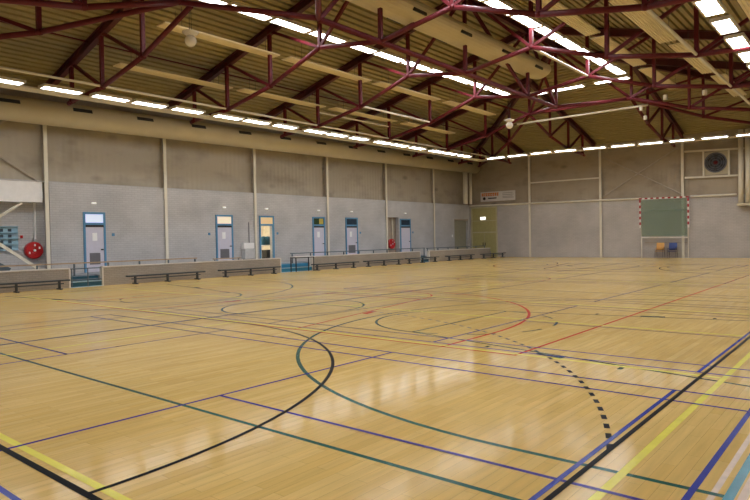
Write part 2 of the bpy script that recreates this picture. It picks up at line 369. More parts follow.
# ---------------------------------------------------------------- roof steelwork
ND = [2.4, 2.72, 5.2, 8.08, 10.95, 13.9]; ZL = [7.3, 7.35, 7.47, 8.0, 8.95, 8.52]
def lerp(a, b, t): return a+(b-a)*t
def truss_parts(root, pos, n, full=False, skip_last=False):
    """pos(d) gives the plan point at distance d from the eaves; n = last node"""
    def half(pos, first=True):
        lo = [Vector((*pos(ND[i]), ZL[i])) for i in range(n+1)]
        tp = [Vector((*pos(ND[i]), ztop(ND[i]))) for i in range(n+1)]
        return lo, tp
    posl = [pos] if not full else [pos, lambda d: pos(2*13.9-d)]
    lo_all, tp_all = [], []
    for ps in posl:
        lo, tp = half(ps); lo_all.append(lo); tp_all.append(tp)
    c = MB(); t = MB()
    for lo, tp in zip(lo_all, tp_all):
        for i in range(n): c.tube(lo[i], lo[i+1], .085)
        for i in range(1, n): c.lathe(lo[i], 'z', [(0,-.1),(.11,-.06),(.11,.06),(0,.1)], 10)
        t.ibeam(tp[0]-(tp[n]-tp[0])*(2.1/(ND[n]-2.4)), tp[n], .2, .34, .04)
    c.build('bottom_chord', M['maroon'], root, True)
    t.build('top_chord', M['maroon_d'], root)
    for k, (lo, tp) in enumerate(zip(lo_all, tp_all)):
        for i in range(1, n+1):
            if (i == 5 and k == 1) or (skip_last and i == n): continue
            MB().beam(lo[i], tp[i], .13, .13).build('web_post', M['maroon'], root)
        for i in range(1, n):
            if i < 4: MB().beam(tp[i], lo[i+1], .11, .11).build('web_brace', M['maroon'], root)
            else: MB().beam(lo[i], tp[i+1], .11, .11).build('web_brace', M['maroon'], root)
YT = [14.63, 20.2, 26.0]
for i, y in enumerate(YT):
    t = thing('roof_truss', (XL, y, 0), 'full-width maroon roof truss across the hall, %s from the camera' % ['nearest','second','farthest'][i], 'roof truss', 'full-width roof trusses')
    truss_parts(t, lambda d, y=y: (XL+d, y), 5, True)
def sk(y):  # eaves distance -> y along the far and near hips
    return lambda d: lerp(YF, YF-14.1, d/13.9) if y == 'f' else lerp(YN, YN+13.95, d/13.9)
for nm, x0, sx, e, lab in (('l',XL,1,'f','maroon hip truss running in diagonally from the far left corner'),('r',XR,-1,'f','maroon hip truss running in diagonally from the far right corner'),
                       ('l',XL,1,'n','maroon hip truss over the near left corner of the hall'),('r',XR,-1,'n','maroon hip truss over the near right corner above the camera')):
    f = sk(e); t = thing('hip_truss', (x0, YF if e == 'f' else YN, 0), lab, 'roof truss')
    truss_parts(t, lambda d, f=f, x0=x0, sx=sx: (x0+sx*d, f(d)), 5, False, nm == 'r')
J = [('x',XL,1,32.1,4,'maroon half truss on the left wall reaching the far hip'),('x',XL,1,37.95,2,'short maroon jack truss above the far end of the left wall'),
     ('x',XL,1,9.06,4,'maroon half truss on the left wall carrying the nearer white globe'),('x',XL,1,3.5,2,'short maroon jack truss at the near end of the left wall'),
     ('x',XR,-1,32.1,4,'maroon half truss on the right side reaching the far hip'),('x',XR,-1,37.95,2,'short maroon jack truss above the far end of the right side'),
     ('x',XR,-1,9.06,4,'maroon half truss on the right side at the near hip'),('x',XR,-1,3.5,2,'short maroon jack truss at the near end of the right side'),
     ('y','f',0,-14.65,4,'maroon half truss on the far wall left of the ridge'),('y','f',0,-8.75,4,'maroon half truss on the far wall above the goal'),
     ('y','f',0,-20.4,2,'short maroon jack truss above the banner on the far wall'),('y','f',0,-3.0,2,'short maroon jack truss on the far wall right of the fan'),
     ('y','n',0,-14.65,4,'maroon half truss on the near wall left of the ridge'),('y','n',0,-8.75,4,'maroon half truss on the near wall right of the ridge'),
     ('y','n',0,-20.4,2,'short maroon jack truss on the near wall by the left corner'),('y','n',0,-3.0,2,'short maroon jack truss on the near wall by the right corner')]
for ax, s0, sg, c, n, lab in J:
    if ax == 'x':
        t = thing('jack_truss', (s0, c, 0), lab, 'roof truss'); truss_parts(t, lambda d, s0=s0, sg=sg, c=c: (s0+sg*d, c), n, False, True)
    else:
        f = sk(s0); t = thing('jack_truss', (c, YF if s0 == 'f' else YN, 0), lab, 'roof truss'); truss_parts(t, lambda d, f=f, c=c: (c, f(d)), n, False, True)
# ridge truss
t = thing('ridge_truss', (XC, 20.2, 0), 'long maroon ridge truss running along the middle of the roof', 'roof truss')
ys = [11.65, 14.63, 20.2, 26.0, 29.3]
MB().tube((XC,ys[0],8.5),(XC,ys[-1],8.5),.095).build('bottom_chord', M['maroon'], t, True)
MB().ibeam((XC,ys[0],ztop(13.9)),(XC,ys[-1],ztop(13.9)),.2,.34,.04).build('top_chord', M['maroon_d'], t)
for a, bb in (((ys[0],0),(ys[1],1)),((ys[1],0),(ys[2],1)),((ys[2],1),(ys[3],0)),((ys[3],1),(ys[4],0))):
    zz = (8.5, ztop(13.9)); MB().beam((XC,a[0],zz[a[1]]),(XC,bb[0],zz[bb[1]]),.12,.12).build('web_brace', M['maroon'], t)
# longitudinal ties between truss nodes
def tie(name, p, q, r, m, label):
    t = MB().tube(p, q, r, 8).build(name, m); tag(t, label, 'roof tie'); return t
tie('roof_tie', (-20.4,3.5,7.5),(-20.4,37.95,7.5),.045,M['cream'],'long thin cream tie rod above the left row of lights')
tie('roof_tie', (-17.52,20.2,8.05),(-17.52,26,8.05),.05,M['cream'],'short cream tie rod between the second and farthest trusses on the left')
tie('roof_tie', (-8.75,20.2,8.95),(-8.75,26,8.95),.055,M['cream'],'cream tie rod right of the ridge between the two farther trusses')
tie('roof_tie', (-3.0,14.63,7.47),(-3.0,37.9,7.47),.05,M['cream'],'cream tie rod along the right side under the trusses')
tie('roof_tie', (-14.65,32.1,8.95),(-8.75,32.1,8.95),.09,M['maroon'],'maroon tie between the two far hip nodes')
tie('roof_tie', (-15.6,32.6,8.55),(-8.0,32.6,8.55),.06,M['cream'],'cream conduit below the maroon tie at the far hip')
tie('roof_tie', (-21.4,2,ztop(4.2)+.12),(-21.4,37,ztop(4.2)+.12),.03,M['maroon'],'thin dark red rod along the left roof slope')
tie('roof_tie', (-20.4,20.2,8.18),(-20.4,26,8.18),.04,M['cream'],'thin cream rod low between the second and farthest trusses on the left')
tie('roof_tie', (-20,37.2,ztop(6.2)-.28),(-3,37.2,ztop(6.2)-.28),.03,M['maroon'],'thin dark red rod across the far roof slope')

# ---------------------------------------------------------------- lights
def make_light(label, m, w=.42, L=1.3):
    t = thing('ceiling_light', (0,0,0), label, 'ceiling light')
    a, c = w/2, L/2
    MB().box((-a-.05,-c-.06,.05),(a+.05,c+.06,.1)).box((-a-.05,-c-.06,0),(-a,c+.06,.05)).box((a,-c-.06,0),(a+.05,c+.06,.05)).box((-a,-c-.06,0),(a,-c,.05)).box((-a,c,0),(a,c+.06,.05)).build('housing', M['cream'], t)
    MB().box((-a,-c,.02),(a,c,.045)).build('diffuser', m, t)
    return t
proto = make_light('x', M['lamp']); used = [False]
def light(x, y, z, rz, label, group, pr):
    if not pr[1]: o = pr[0]; pr[1] = True; o.location = (x,y,z); o.rotation_euler = (0,0,rz); o['label'] = label
    else: o = dup(pr[0], (x,y,z), rz, label)
    o['group'] = group; return o
P1 = [proto, False]; P2 = [make_light('x', M['lampin'], .42, 1.68), False]
# left row: three lights per bay between trusses
n = 0
def row_x(y): return -21.1+.022*(y-7)
ly = [9.0+5.35*k+o for k in range(-2, 5) for o in (.7, 2.27, 4.0 if k >= 0 else 4.25)]
vis = [y for y in ly if y > 5.8]
for y in ly:
    if y < 5.8: lab = 'lit strip light at the near left, beyond the photo edge'; grp = 'unseen near lights, left row'
    else: lab = 'lit strip light above the left wall, %s from the near end of its row' % ORD[vis.index(y)]; grp = 'row of lights above the left wall'
    light(row_x(y), y, 7.25, 0, lab, grp, P1)
def trough(p, q, w, label):
    t = MB().beam(p, q, w, .06).build('lighting_trough', M['cream']); tag(t, label, 'lighting trough'); return t
trough((row_x(YN)-.62,YN+.3,7.27),(row_x(37.6)-.62,37.9,7.27),.6,'long cream channel beside the left row of lights')
# far row
fx = [-19.5,-17.85,-16.1,-14.5,-12.68,-11.0,-9.4,-7.7,-6.0,-4.25,-2.5]
def row_y(x): return 37.0 if x < -16 else 37.0+.165*(x+16)
for i, x in enumerate(fx):
    light(x, row_y(x), 7.25, PI/2+(.165 if x > -16 else 0), 'lit strip light in front of the far wall, %s from the left of its row' % ORD[i], 'row of lights before the far wall', P1)
trough((-21.2,37.58,7.27),(-15.9,37.58,7.27),.5,'cream channel beside the far row of lights, left of the bend')
trough((-15.9,row_y(-15.9)+.59,7.27),(-.4,row_y(-.4)+.59,7.27),.5,'long cream channel beside the far row of lights, right part')
# right row
ry = [15.63+1.93*i for i in range(-9, 11)]
vr = [y for y in ry if 14.5 < y < 21.5]
RX = -1.72
for y in ry:
    if y in vr: lab = 'lit white square-looking light at the top right, %s from the top edge' % ORD[vr.index(y)]; grp = 'lights at the top right'
    else: lab = 'lit strip light of the right row beyond the photo edge'; grp = 'unseen lights of the right row'
    light(RX, y, 7.4, 0, lab, grp, P1)
# near row
for i in range(9): light(-19+1.9*i, 3.3, 7.4, PI/2, 'lit strip light of the near row, above and behind the view', 'unseen lights of the near row', P1)
# inner ring
iy = [10.05+1.88*i for i in range(11)]
for i, y in enumerate(iy):
    light(-15.45+.04*(y-11), y, 9.7, 0, 'lit light in the inner left row below the ridge, %s from the near end' % ORD[i], 'inner left row of lights', P2)
    light(-8.62+.017*(y-16.5), y, 9.7, 0, ('lit light in the inner right row below the ridge, %s from the near end' % ORD[i]), 'inner right row of lights', P2)
for i, x in enumerate((-13.7, -11.6, -9.25)):
    light(x, 30.7, 9.7, PI/2, 'lit light crossing the far end of the inner ring, %s of three' % ['left','middle','right'][i], 'inner far row of lights', P2)

# radiant panels
def make_panel():
    t = thing('radiant_panel', (0,0,0), 'x', 'heating panel', 'radiant panels')
    b = MB().box((-.29,-2.6,0),(.29,2.6,.03))
    for i in range(6): b.tube((-.24+.096*i,-2.6,.0),(-.24+.096*i,2.6,.0),.028,8)
    b.build('ribbed_plate', M['panel'], t)
    for y in (-1.9, 1.9):
        MB().tube((-.2,y,.03),(-.2,y,.72),.008,5).build('hanger', M['wire'], t); MB().tube((.2,y,.03),(.2,y,.74),.008,5).build('hanger', M['wire'], t)
    return t
pp = [make_panel(), False]
def panel(x, y, z, label):
    if not pp[1]: o = pp[0]; pp[1] = True; o.location = (x,y,z); o['label'] = label
    else: o = dup(pp[0], (x,y,z), None, label)
PB = [6.6, 12.4, 18.05, 23.75, 29.7]
for i, y in enumerate(PB):
    nth = ['nearest','second','third','fourth','farthest'][i]
    if i:
        n4 = ['','nearest','second','third','farthest'][i]
        panel(-20.75+.035*(y-12), y, 8.5, 'long cream radiant panel in the lower left row, %s of four' % n4)
        panel(-17.6+.025*(y-12), y, 9.28, 'long cream radiant panel in the upper left row, %s of four' % n4)
    panel(-6.75-.0*i, y+.6, 9.25, 'long cream ribbed panel right of the ridge, upper row, %s of five' % nth)
    panel(-4.15+.03*(y-18), y+.7, 8.42, 'long cream ribbed panel on the right slope, lower row, %s of five' % nth)
for i, y in enumerate((12.5, 17.6)): panel(-.87, y, 7.5, 'long cream ribbed panel at the top right corner, %s of two' % ['nearer','farther'][i])

# ---------------------------------------------------------------- ventilation ducts
def ell(a, bq, n=20): return [(a*math.cos(2*PI*i/n), bq*math.sin(2*PI*i/n)) for i in range(n)]
t = thing('ventilation_duct', (-24.85,20,7.2), 'big round cream duct with dark slots along the top of the left wall', 'duct')
def dz(y): return 7.12+.0105*(y-7)
MB().prof((-24.85,YN+.1,dz(YN)),(-24.7,42.95,dz(42.9)), ell(.5,.5,24)).build('duct_body', M['duct'], t, True)
for y in [1.9, 4.6]+[7.3+2.84*i for i in range(13)]:
    cx_ = -24.85+.15*(y+2.25)/45.2; vs = []
    for rr in (.49, .515):
        for yy in (y-.4, y+.4):
            for a_ in (14, 20, 26, 32): vs.append((cx_+rr*math.cos(math.radians(a_)), yy, dz(yy)+rr*math.sin(math.radians(a_))))
    fs = [(8+i, 12+i, 13+i, 9+i) for i in range(3)]+[(i, i+1, i+5, i+4) for i in range(3)]+[(0, 4, 12, 8), (3, 11, 15, 7), (0, 8, 9, 1), (1, 9, 10, 2), (2, 10, 11, 3), (4, 5, 13, 12), (5, 6, 14, 13), (6, 7, 15, 14)]
    MB().add(vs, fs).build('outlet_slot', M['dark'], t)
MB().tube((-24.95,41.75,dz(41)-.45),(-24.95,41.75,4.43),.2,16).build('drop_pipe', M['cream'], t, True)
MB().tube((-25.05,42.75,dz(42)-.45),(-25.05,42.75,4.43),.12,16).build('drop_pipe', M['cream'], t, True)
t = thing('ventilation_duct', (XC,19,10), 'wide cream duct with dark slots hanging under the ridge', 'duct')
MB().prof((XC-.1,11.8,10.05),(XC-.1,27.5,10.05), ell(.66, .4, 24)).build('duct_body', M['duct'], t)
for y in (13.2,16.3,19.5,22.9,26.2):
    MB().prof((XC-.7,y-.4,9.9),(XC-.7,y+.4,9.9), [(-.03,-.08),(.03,-.08),(.03,.08),(-.03,.08)]).build('outlet_slot', M['dark'], t)
    MB().prof((XC+.5,y-.4,9.9),(XC+.5,y+.4,9.9), [(-.03,-.08),(.03,-.08),(.03,.08),(-.03,.08)]).build('outlet_slot', M['dark'], t)
t = thing('ventilation_pipes', (-5.2,YF-.35,3.4), 'pair of cream vertical pipes on the far wall at the right edge', 'duct')
for x in (-5.37, -4.98): MB().tube((x,YF-.3,3.5),(x,YF-.3,8.2),.15,16).build('pipe', M['cream'], t, True)
MB().box((-5.58,YF-.5,3.36),(-4.7,YF-.08,3.5)).build('end_collar', M['duct'], t)

# ---------------------------------------------------------------- columns, frames and pipes on the walls
COLY = [9.06, 14.63, 20.21, 26.04, 32.01, 37.98]
def make_column(h):
    t = thing('steel_column', (0,0,0), 'x', 'column', 'columns on the left wall')
    MB().box((-.02,-.075,0),(.02,.075,h)).build('front_flange', M['cream'], t)
    MB().box((-.2,-.015,0),(-.02,.015,h)).build('web', M['taupe'], t)  # web and rear flange in darker taupe: shade behind the front flange as colour
    MB().box((-.22,-.075,4.4),(-.2,.075,h)).build('rear_flange', M['taupe'], t)
    return t
c0 = None
for i, y in enumerate(COLY):
    lab = 'cream steel column on the long left wall, %s from the left' % ORD[i]
    if c0 is None: c0 = make_column(7.6); c0.location = (XL+.08,y,.44 if False else 0); c0['label'] = lab
    else: dup(c0, (XL+.08,y,0), None, lab)
FCX = [-20.01, -14.39, -8.84, -3.2]
f0 = None
for i, x in enumerate(FCX):
    lab = ['cream steel column on the far wall beside the banner','cream steel column on the far wall left of the goal','cream steel column behind the green goal net','cream steel column on the far wall past the right edge'][i]
    if f0 is None:
        f0 = thing('steel_column', (x,YF-.1,0), lab, 'column', 'columns on the far wall')
        MB().box((x-.08,YF-.13,0),(x+.08,YF-.09,8)).build('front_flange', M['cream'], f0)
        MB().box((x-.015,YF-.09,0),(x+.015,YF+.1,8)).build('web', M['cream'], f0)
    else: dup(f0, (x,YF-.1,0), None, lab)
def far_bar(name, p, q, r, m, label, cat='frame bar', flat=None):
    b = MB(); p = (p[0],YF-.12,p[1]); q = (q[0],YF-.12,q[1])
    if flat: b.beam(p, q, flat[0], flat[1])
    else: b.tube(p, q, r)
    return tag(b.build(name, m), label, cat)
far_bar('wall_pipe',(-25.5,4.32),(-11.55,4.17),.07,M['cream'],'cream pipe along the far wall left of the goal','pipe')
far_bar('wall_pipe',(-8.35,4.13),(-5.65,4.1),.07,M['cream'],'cream pipe along the far wall right of the goal','pipe')
far_bar('cladding_rail',(-19.9,5.88),(-14.5,5.86),.05,M['cream'],'horizontal cream rail on the cladding between two far columns',flat=(.08,.1))
t = thing('fan_frame', (-7.1,YF,5.3), 'cream steel rails framing the wall fan', 'frame')
for nm, a, e in (('rail',(-8.7,7.17),(-5.2,7.02)),('rail',(-8.7,5.41),(-5.5,5.33)),('upright',(-7.55,5.36),(-7.55,7.1)),('upright',(-6.07,5.33),(-6.07,7.07))):
    MB().beam((a[0],YF-.1,a[1]),(e[0],YF-.1,e[1]),.1,.12).build(nm, M['cream'], t)
t = thing('wall_fan', (-6.87,YF,6.2), 'round grey ventilation fan set high in the far wall', 'fan', None)
MB().box((-7.5,YF+.02,5.5),(-6.12,YF+.1,6.98)).build('back_plate', M['duct'], t)
MB().lathe((-6.85,YF+.015,6.27),'y',[(0,0),(.6,0),(.6,-.01),(0,-.01)],28).build('dark_opening', M['dark'], t)
MB().lathe((-6.85,YF-.02,6.27),'y',[(.62,.04),(.66,.0),(.66,-.1),(.6,-.1),(.58,.04)],32).build('ring', M['grille'], t, True)
for k in range(6):
    a = k*PI/3; d = Vector((math.cos(a),0,math.sin(a))); e = Vector((-math.sin(a),0,math.cos(a))); c = Vector((-6.85,YF-.02,6.27))
    MB().add([c+d*.1-e*.05+Vector((0,-.02,0)), c+d*.55-e*.18+Vector((0,-.03,0)), c+d*.55+e*.14+Vector((0,.03,0)), c+d*.1+e*.07+Vector((0,.02,0)),
              c+d*.1-e*.05+Vector((0,-.01,0)), c+d*.55-e*.18+Vector((0,-.02,0)), c+d*.55+e*.14+Vector((0,.04,0)), c+d*.1+e*.07+Vector((0,.03,0))],
             [(0,1,2,3),(7,6,5,4),(0,4,5,1),(1,5,6,2),(2,6,7,3),(3,7,4,0)]).build('fan_blade', M['bench'], t)
MB().lathe((-6.85,YF-.08,6.27),'y',[(0,-.06),(.12,-.04),(.13,.06),(0,.06)],16).build('hub', M['maroon'], t, True)
for r in (.2,.36,.5):
    MB().lathe((-6.85,YF-.12,6.27),'y',[(r-.012,0),(r,-.012),(r+.012,0),(r,.012),(r-.012,0)],28).build('guard_ring', M['grille'], t)
far_bar('wall_brace',(-14.2,7.35),(-8.95,4.35),.045,M['taupe'],'thin diagonal brace on the far cladding falling to the right')
far_bar('wall_brace',(-14.2,4.45),(-9.1,7.5),.045,M['taupe'],'thin diagonal brace on the far cladding rising to the right')

# ---------------------------------------------------------------- far wall: double door, exit sign, banner, goal, chairs
t = thing('door_1', (-24.2,YF,0), 'tall olive double door in the far left corner under an exit sign', 'door', None, 'structure')
MB().box((-25.42,YF-.06,0),(-25.3,YF,4.16)).box((-23.06,YF-.06,0),(-22.94,YF,4.16)).box((-25.42,YF-.06,4.08),(-22.94,YF,4.2)).build('frame', M['olived'], t)
MB().box((-25.3,YF-.03,2.02),(-23.06,YF,4.08)).build('top_panel', M['olive'], t)
MB().box((-25.3,YF-.05,2.0),(-23.06,YF-.02,2.1)).box((-25.3,YF-.05,3.0),(-23.06,YF-.02,3.05)).build('rail', M['olived'], t)
for s in (0, 1):
    x0 = -25.3+1.12*s; lf = MB().box((x0+.02,YF-.04,.02),(x0+1.1,YF,2.0)).build('leaf', M['olive'], t)
    hx = x0+(1.02 if s == 0 else .1); MB().box((hx-.02,YF-.09,.95),(hx+.02,YF-.04,1.2)).build('handle', M['dark'], lf)
t = thing('exit_sign', (-24.27,YF-.1,3.2), 'small lit white exit sign on the olive double door', 'sign')
MB().box((-24.5,YF-.1,3.08),(-23.98,YF-.03,3.36)).build('case', M['grey'], t); MB().box((-24.48,YF-.115,3.1),(-24.0,YF-.1,3.34)).build('lit_face', M['exitlit'], t)
t = thing('banner', (-22.86,YF-.1,5.0), 'white advertising banner with orange lettering high on the far wall', 'banner')
MB().box((-24.45,YF-.06,4.62),(-21.27,YF-.03,5.41)).build('sheet', M['banner'], t)
for xx in (-24.3, -21.45): MB().box((xx,YF-.03,4.7),(xx+.04,YF+.118,5.35)).build('batten', M['grey'], t)
b = MB(); 
x = -24.34
for wd in (.16,.22,.2,.2,.22,.2,.18,.2):
    b.box((x,YF-.068,5.06),(x+.075,YF-.06,5.32)); b.box((x,YF-.068,5.24),(x+wd-.03,YF-.06,5.32)); b.box((x,YF-.068,5.06),(x+wd-.05,YF-.06,5.14)); b.box((x+wd-.09,YF-.068,5.1),(x+wd-.05,YF-.06,5.26)); x += wd+.005
b.build('orange_lettering', M['orange'], t)
MB().lathe((-24.1,YF-.068,4.87),'y',[(0,0),(.13,0),(.13,.008),(0,.008)],14).box((-23.75,YF-.068,4.83),(-22.95,YF-.06,4.92)).build('black_print', M['blackp'], t)
b = MB()
for k, z in enumerate((5.22, 5.08, 4.94, 4.84)): b.box((-22.4,YF-.068,z),(-21.5+.1*(k % 2),YF-.06,z+.04))
b.build('grey_print', M['greyp'], t)
# hoisted handball goal
t = thing('handball_goal', (-10.0,YF-.3,4.1), 'red and white handball goal with green net hoisted on the far wall', 'goal')
gy = YF-.3
def striped(p, q, w, n, first):
    p, q = Vector(p), Vector(q); a = MB(); bq = MB()
    for i in range(n):
        (a if (i % 2 == 0) == first else bq).beam(p+(q-p)*i/n, p+(q-p)*(i+1)/n, w, w, (0,1,0))
    return a, bq
for (nm, p, q, n) in (('crossbar',(-11.6,gy,4.14),(-8.42,gy,4.1),17),('post',(-11.55,gy,4.06),(-11.55,gy,2.1),10),('post',(-8.46,gy,4.02),(-8.46,gy,2.05),10)):
    a, bq = striped(p, q, .09, n, True); o = a.build(nm, M['redgoal'], t); bq.build('white_stripes', M['whitegoal'], o)
nt_ = MB().box((-11.48,gy+.02,1.5),(-8.54,gy+.03,4.04)).build('net', M['net'], t); nt_['label'] = 'green goal net'
MB().beam((-11.45,gy,1.42),(-8.5,gy,1.38),.06,.08).build('lower_bar', M['whitegoal'], t)
MB().beam((-11.35,gy+.05,3.28),(-8.55,gy+.05,3.24),.05,.07).build('net_bar', M['net'], t)
for x in (-11.5, -8.5): MB().beam((x,gy+.1,.0),(x,gy+.1,2.1),.04,.05).build('guide_rail', M['cream'], t)
MB().beam((-11.3,gy+.2,1.05),(-8.6,gy+.2,1.02),.03,.05).build('cable_bar', M['taupe'], t)
# chairs
def chair_stack(x, n, m, label, grp, wood):
    for k in range(n):
        t = thing('stacking_chair', (x,YF-.62,.1*k), label[k], 'chair', grp)
        z = .1*k
        s = MB(); s.box((x-.26,YF-.84,.43+z),(x+.26,YF-.44,.455+z)); s.build('seat', m, t)
        MB().add([(x-.26,YF-.44,.52+z),(x+.26,YF-.44,.52+z),(x+.25,YF-.37,.84+z),(x-.25,YF-.37,.84+z),(x-.26,YF-.41,.52+z),(x+.26,YF-.41,.52+z),(x+.25,YF-.34,.84+z),(x-.25,YF-.34,.84+z)],
                 [(0,1,2,3),(7,6,5,4),(0,4,5,1),(1,5,6,2),(2,6,7,3),(3,7,4,0)]).build('backrest', m, t)
        for sx in (-1, 1):
            MB().tube((x+.25*sx,YF-.86,0+z),(x+.25*sx,YF-.82,.44+z),.013,8).build('leg', M['chrome'], t)
            MB().tube((x+.25*sx,YF-.3,0+z),(x+.25*sx,YF-.44,.44+z),.013,8).build('leg', M['chrome'], t)
            MB().tube((x+.25*sx,YF-.44,.44+z),(x+.24*sx,YF-.36,.82+z),.013,8).build('back_tube', M['chrome'], t)
chair_stack(-10.2, 3, M['woodchair'], ['honey plywood chair below the goal, lowest of the stack','honey plywood chair below the goal, middle of the stack','honey plywood chair below the goal, top of the stack'], 'plywood chairs below the goal', True)
chair_stack(-9.4, 3, M['bluechair'], ['blue chair below the goal, lowest of the stack','blue chair below the goal, middle of the stack','blue chair below the goal, top of the stack'], 'blue chairs below the goal', False)

# ---------------------------------------------------------------- left side: platform, parapet, steps, rails
PX = -22.8; PZ = .44
pf = MB()
gaps = [(8.73,10.05),(19.6,21.95),(32.2,33.3)]
pf.box((XL-.6,YN,0),(PX-.75,YF,PZ))
y = YN
for g0, g1 in gaps: pf.box((PX-.76,y,0),(PX-.02,g0,PZ)); y = g1
pf.box((PX-.76,y,0),(PX-.02,41.9,PZ))
struct(pf.build('trim_2', M['platform']), 'raised grey platform along the left wall', 'platform')
secs = [(YN,8.73,'low beige brick parapet at the left edge with a bench before it'),(10.05,19.6,'low beige brick parapet between the two near stair gaps'),
        (21.95,32.2,'low beige brick parapet beyond the table'),(33.3,41.9,'low beige brick parapet in the far left corner')]
for a, e, lab in secs:
    t = thing('parapet_wall', (PX-.1,(a+e)/2,0), lab, 'low wall', 'low parapet walls')
    MB().box((PX-.2,a,0),(PX,e,.74)).build('brickwork', M['parapet'], t)
    MB().box((PX-.22,a-.015,.74),(PX+.02,e+.015,.785)).build('cap', M['cap'], t)
    for yy in ((a,) if a > 0 else ()) + ((e,) if e < 41 else ()): MB().box((PX-.21,yy-.03,.0),(PX+.012,yy+.03,.74)).build('end_trim', M['cap'], t)
for (g0, g1), mm, lab in zip(gaps, (M['teal'],M['bluestep'],M['teal']), ('dark teal steps in the near gap of the parapet','bright blue steps behind the table','dark teal steps in the far gap of the parapet')):
    t = thing('steps', (PX-.4,(g0+g1)/2,0), lab, 'steps', 'stair flights')
    MB().box((PX-.35,g0+.03,.0),(PX-.05,g1-.03,.19)).build('lower_step', mm, t)
    MB().box((PX-.74,g0+.03,.0),(PX-.35,g1-.03,.41)).build('upper_step', mm, t)
    MB().box((PX-.36,g0+.03,.19),(PX-.03,g1-.03,.225)).build('nosing', M['nosing'], t)
    MB().box((PX-.05,g0+.03,.0),(PX-.0,g1-.03,.02)).build('floor_edge', M['nosing'], t)
def rail(y0, y1, n, m, label, z=.95):
    t = thing('handrail', (PX-.3,(y0+y1)/2,PZ), label, 'handrail', 'handrails on the parapet')
    MB().beam((PX-.3,y0,z),(PX-.3,y1,z),.06,.05).build('rail', m, t)
    for i in range(n): 
        yy = lerp(y0+.1, y1-.1, i/(n-1)); MB().beam((PX-.3,yy,PZ),(PX-.3,yy,z-.03),.05,.05).build('post', M['post'], t)
rail(YN+.2, 14.7, 13, M['oak'], 'tan wooden handrail with steel posts behind the near parapet')
rail(15.6, 17.2, 2, M['oak'], 'short piece of handrail behind the parapet before the second door', .87)
rail(20.6, 33.2, 10, M['post'], 'thin grey handrail behind the parapet beyond the table', .98)
rail(33.4, 41.6, 7, M['post'], 'thin grey handrail behind the farthest parapet', .95)
t = thing('gate_rail', (PX-.25,9.4,0), 'tubular guard rail across the near stair gap', 'railing')
for z in (.74, .3): MB().tube((PX-.02,8.78,z),(PX-.02,10.0,z),.022,8).build('tube', M['post'], t)
for y in (8.82, 9.45): MB().tube((PX-.02,y,0),(PX-.02,y,.74),.022,8).build('post', M['post'], t)

# benches
def make_bench(L):
    t = thing('gym_bench', (0,0,0), 'x', 'bench', 'gym benches along the parapet')
    MB().box((-.13,-L/2,.31),(.13,L/2,.37)).build('seat_plank', M['bench'], t)
    MB().box((-.04,-L/2+.2,.2),(.04,L/2-.2,.24)).build('balance_beam', M['bench'], t)
    for y in (-L/2+.35, 0, L/2-.35):
        MB().box((-.05,y-.03,.04),(.05,y+.03,.32)).box((-.19,y-.035,0),(.19,y+.035,.05)).build('leg', M['bench'], t)
    return t
BY = [(4.7,8.6),(10.9,14.5),(15.5,19.0),(21.5,25.2),(25.8,29.6),(30.0,33.7),(34.8,38.5),(39.2,42.9)]
BL = ['dark gym bench before the parapet at the left edge','dark gym bench before the parapet, right of the teal steps','dark gym bench before the parapet, left of the blue steps','dark gym bench just beyond the table',
      'dark gym bench below the niche with the hose reel','dark gym bench before the far teal steps','dark gym bench before the farthest parapet','dark gym bench at the far corner beyond the parapet']
b0 = None
for (a, e), lab in zip(BY, BL):
    x = PX+.45 if a < 38 else PX+.75
    if b0 is None: b0 = make_bench(3.7); b0.location = (x,(a+e)/2,0); b0['label'] = lab
    else: dup(b0, (x,(a+e)/2,0), None, lab)
# table
t = thing('table', (PX+.3,20.85,0), 'white topped table with thin black legs before the blue steps', 'table')
MB().box((PX+.02,20.2,.79),(PX+.52,21.62,.82)).build('tabletop', M['white'], t)
MB().box((PX+.05,20.23,.74),(PX+.49,21.59,.79)).build('apron', M['dark'], t)
for x in (PX+.07, PX+.47):
    for y in (20.26, 21.56): MB().box((x-.02,y-.02,0),(x+.02,y+.02,.75)).build('leg', M['dark'], t)

